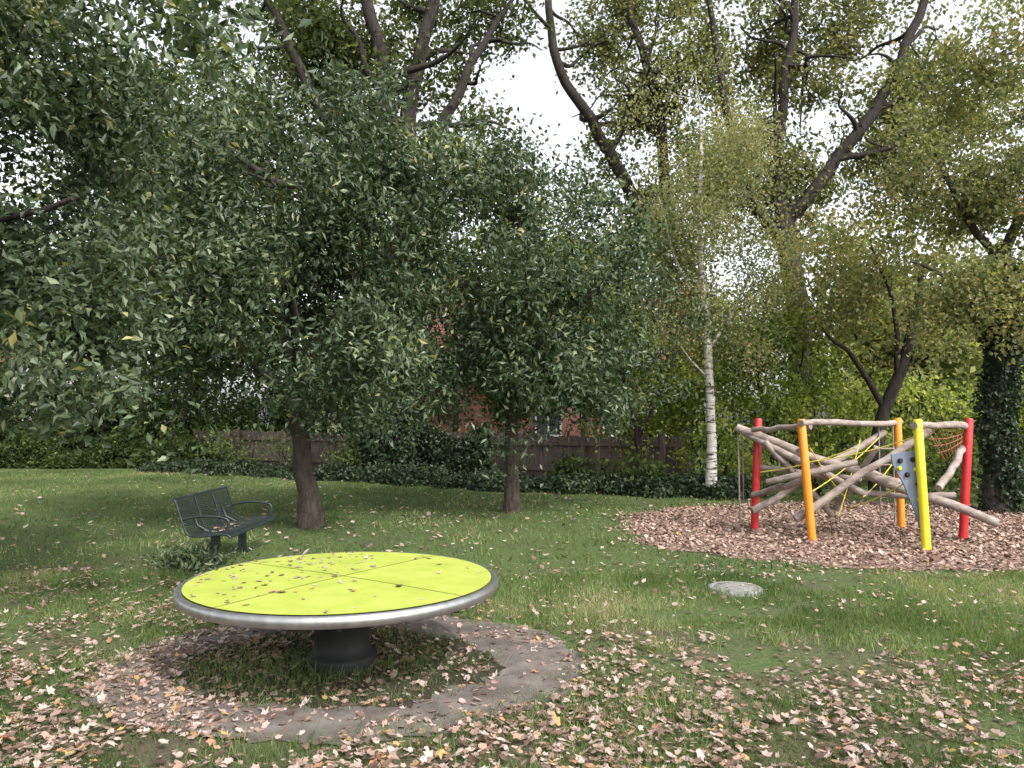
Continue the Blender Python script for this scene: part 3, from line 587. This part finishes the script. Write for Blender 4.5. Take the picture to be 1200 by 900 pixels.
def ivyband(name,path,w,h,n,mat,L,seed):
    rg=np.random.default_rng(seed); P,_=spline([(x,y,0) for x,y in path],[0]*len(path),10)
    t=rg.uniform(0,len(P)-1.001,n); i=t.astype(int); f=(t-i)[:,None]; c=P[i]*(1-f)+P[i+1]*f
    hh=h*(0.75+0.3*fn(c[:,0],c[:,1],1.6,seed)+.1*rg.normal(size=n)); hh=np.clip(hh,.1,9)
    a=rg.uniform(0,math.pi,n); rs=np.sqrt(rg.uniform(.5,1,n))
    off=np.cos(a)*rs*w*(.8+.3*fn(c[:,0],c[:,1],2.3,seed+1)); z=np.sin(a)*rs*hh
    T=P[i+1]-P[i]; T/=np.linalg.norm(T,axis=1)[:,None]; N=np.stack([-T[:,1],T[:,0],T[:,2]*0],1)
    p=c+N*off[:,None]; p[:,2]=z+.02
    b=B(); b.leaves(p,L,L*.75,.42+.15*fn(p[:,0],p[:,1]+p[:,2],5,seed)+rg.normal(size=n)*.18,0,.7,.2,rg)
    for k in range(0,len(P)-1,2): 
        b.tube([P[k]+[0,0,-.02],P[k]+[rg.normal()*.2,rg.normal()*.2,h*.5]],[.02,.008],5,1,caps=False)
    return b.make(name,[mat,M_barkd])
ivyband('ivy_hedge',[(-5.0,24.2),(-3,22.9),(-1.6,21.9),(-.7,21.3)],.6,1.75,18000,M_ivy,.13,41)
ivyband('ivy_border',[(-12,26),(-7,23.4),(-3,21.0),(0,19.2),(2.2,18.1),(3.8,17.4),(5.2,17.0)],1.0,.42,26000,M_ivy,.12,42)
ivyband('hedge',[(-24,27),(-18,27.4),(-13,27.6),(-10.5,26.8)],.9,1.2,22000,M_dark,.15,43)
shrubs('shrubbery',[M_barkd,M_far],[(-8.9,25.9,1.1,.9,1.8),(-4.9,22.6,.7,.6,1.3),(-7.2,25.2,.8,.7,1.2)],.13,.085,33,dens=7,tshift=-.1)
b=B(); n=650; rr=np.random.default_rng(3); a=rr.uniform(0,6.28,n); r=abs(rr.normal(size=n))*.2
b.leaves(np.stack([-3.62+r*np.cos(a)*1.3,8.75+r*np.sin(a),rr.uniform(.02,.22,n)],1),.10,.035,.4+rr.normal(size=n)*.2,0,.3,-.6,rr); b.make('weeds',[M_apple])

# distant masses
b=B(); rg=np.random.default_rng(77)
for i in range(19):
    x=-34+i*4.1+rg.normal()*1.0; y=rg.uniform(31,44); 
    if -10<x<13: y=rg.uniform(45,48)
    h=rg.uniform(10,15) if x<0 else rg.uniform(9.5,12)
    if -8<x<0: h=15
    if 0<x<8: h=12.5
    limbs=[([(x,y,-.05),(x+.2,y,3),(x+rg.normal()*.4,y,h*.5),(x+rg.normal()*.6,y,h*.85)],[.3,.22,.16,.05])]
    for s_ in range(3):
        a=rg.uniform(0,6.28); limbs.append(([(x+.1,y,h*.3),(x+1.5*math.cos(a),y+1.5*math.sin(a),h*.5),(x+2.6*math.cos(a),y+2.6*math.sin(a),h*.7)],[.12,.09,.03]))
    foliage(b,limbs,[((x,y,h*.56),(3.7,3.0,h*.44),1)],105,1.1,50,.38,.25,200+i,gap=-.1,gapscale=.35,tshift=rg.normal()*.1+(.12 if x>4 else -.08),twig=1.3)  # right-hand trees get a lighter leaf tint, painting them as sunlit
b.make('distant_trees',[M_barkd,M_far])
ivyband('background_hedge',[(10,25),(14,24),(20,23),(30,24)],1.4,3.0,16000,M_far,.28,44)
ivyband('background_hedge',[(-40,36),(-30,35),(-22,33.5),(-16,31.5),(-11,31.5),(-8.5,31)],1.2,2.0,18000,M_dark,.28,45)

# ---------------------------------------------------------------- light & camera
AZ,EL=math.radians(142),math.radians(46)
w=bpy.data.worlds.new('World'); S.world=w; w.use_nodes=True; nt=w.node_tree; nt.nodes.clear()
sky=nt.nodes.new('ShaderNodeTexSky'); sky.sky_type='NISHITA'; sky.sun_disc=False; sky.sun_elevation=EL; sky.sun_rotation=AZ
sky.dust_density=4.0; sky.air_density=1.0
hs=nt.nodes.new('ShaderNodeHueSaturation'); hs.inputs['Saturation'].default_value=0.2; hs.inputs['Value'].default_value=2.75
bg=nt.nodes.new('ShaderNodeBackground'); bg.inputs[1].default_value=0.15; wo=nt.nodes.new('ShaderNodeOutputWorld')
nt.links.new(sky.outputs[0],hs.inputs['Color']); nt.links.new(hs.outputs[0],bg.inputs[0]); nt.links.new(bg.outputs[0],wo.inputs[0])
l=bpy.data.lights.new('sun','SUN'); l.energy=3.1; l.angle=math.radians(1.5); l.color=(1,.96,.90)
lo=bpy.data.objects.new('sun',l); S.collection.objects.link(lo)
sv=Vector((math.cos(EL)*math.sin(AZ),math.cos(EL)*math.cos(AZ),math.sin(EL))); lo.rotation_euler=sv.to_track_quat('Z','Y').to_euler()
c=bpy.data.cameras.new('camera'); c.sensor_width=36; c.lens=27; c.clip_start=.05; c.clip_end=1500
co=bpy.data.objects.new('camera',c); S.collection.objects.link(co); co.location=(0,0,1.7); co.rotation_euler=(math.radians(90+2.67),0,0)
S.camera=co
S.view_settings.view_transform='Standard'; S.view_settings.look='None'; S.view_settings.exposure=0
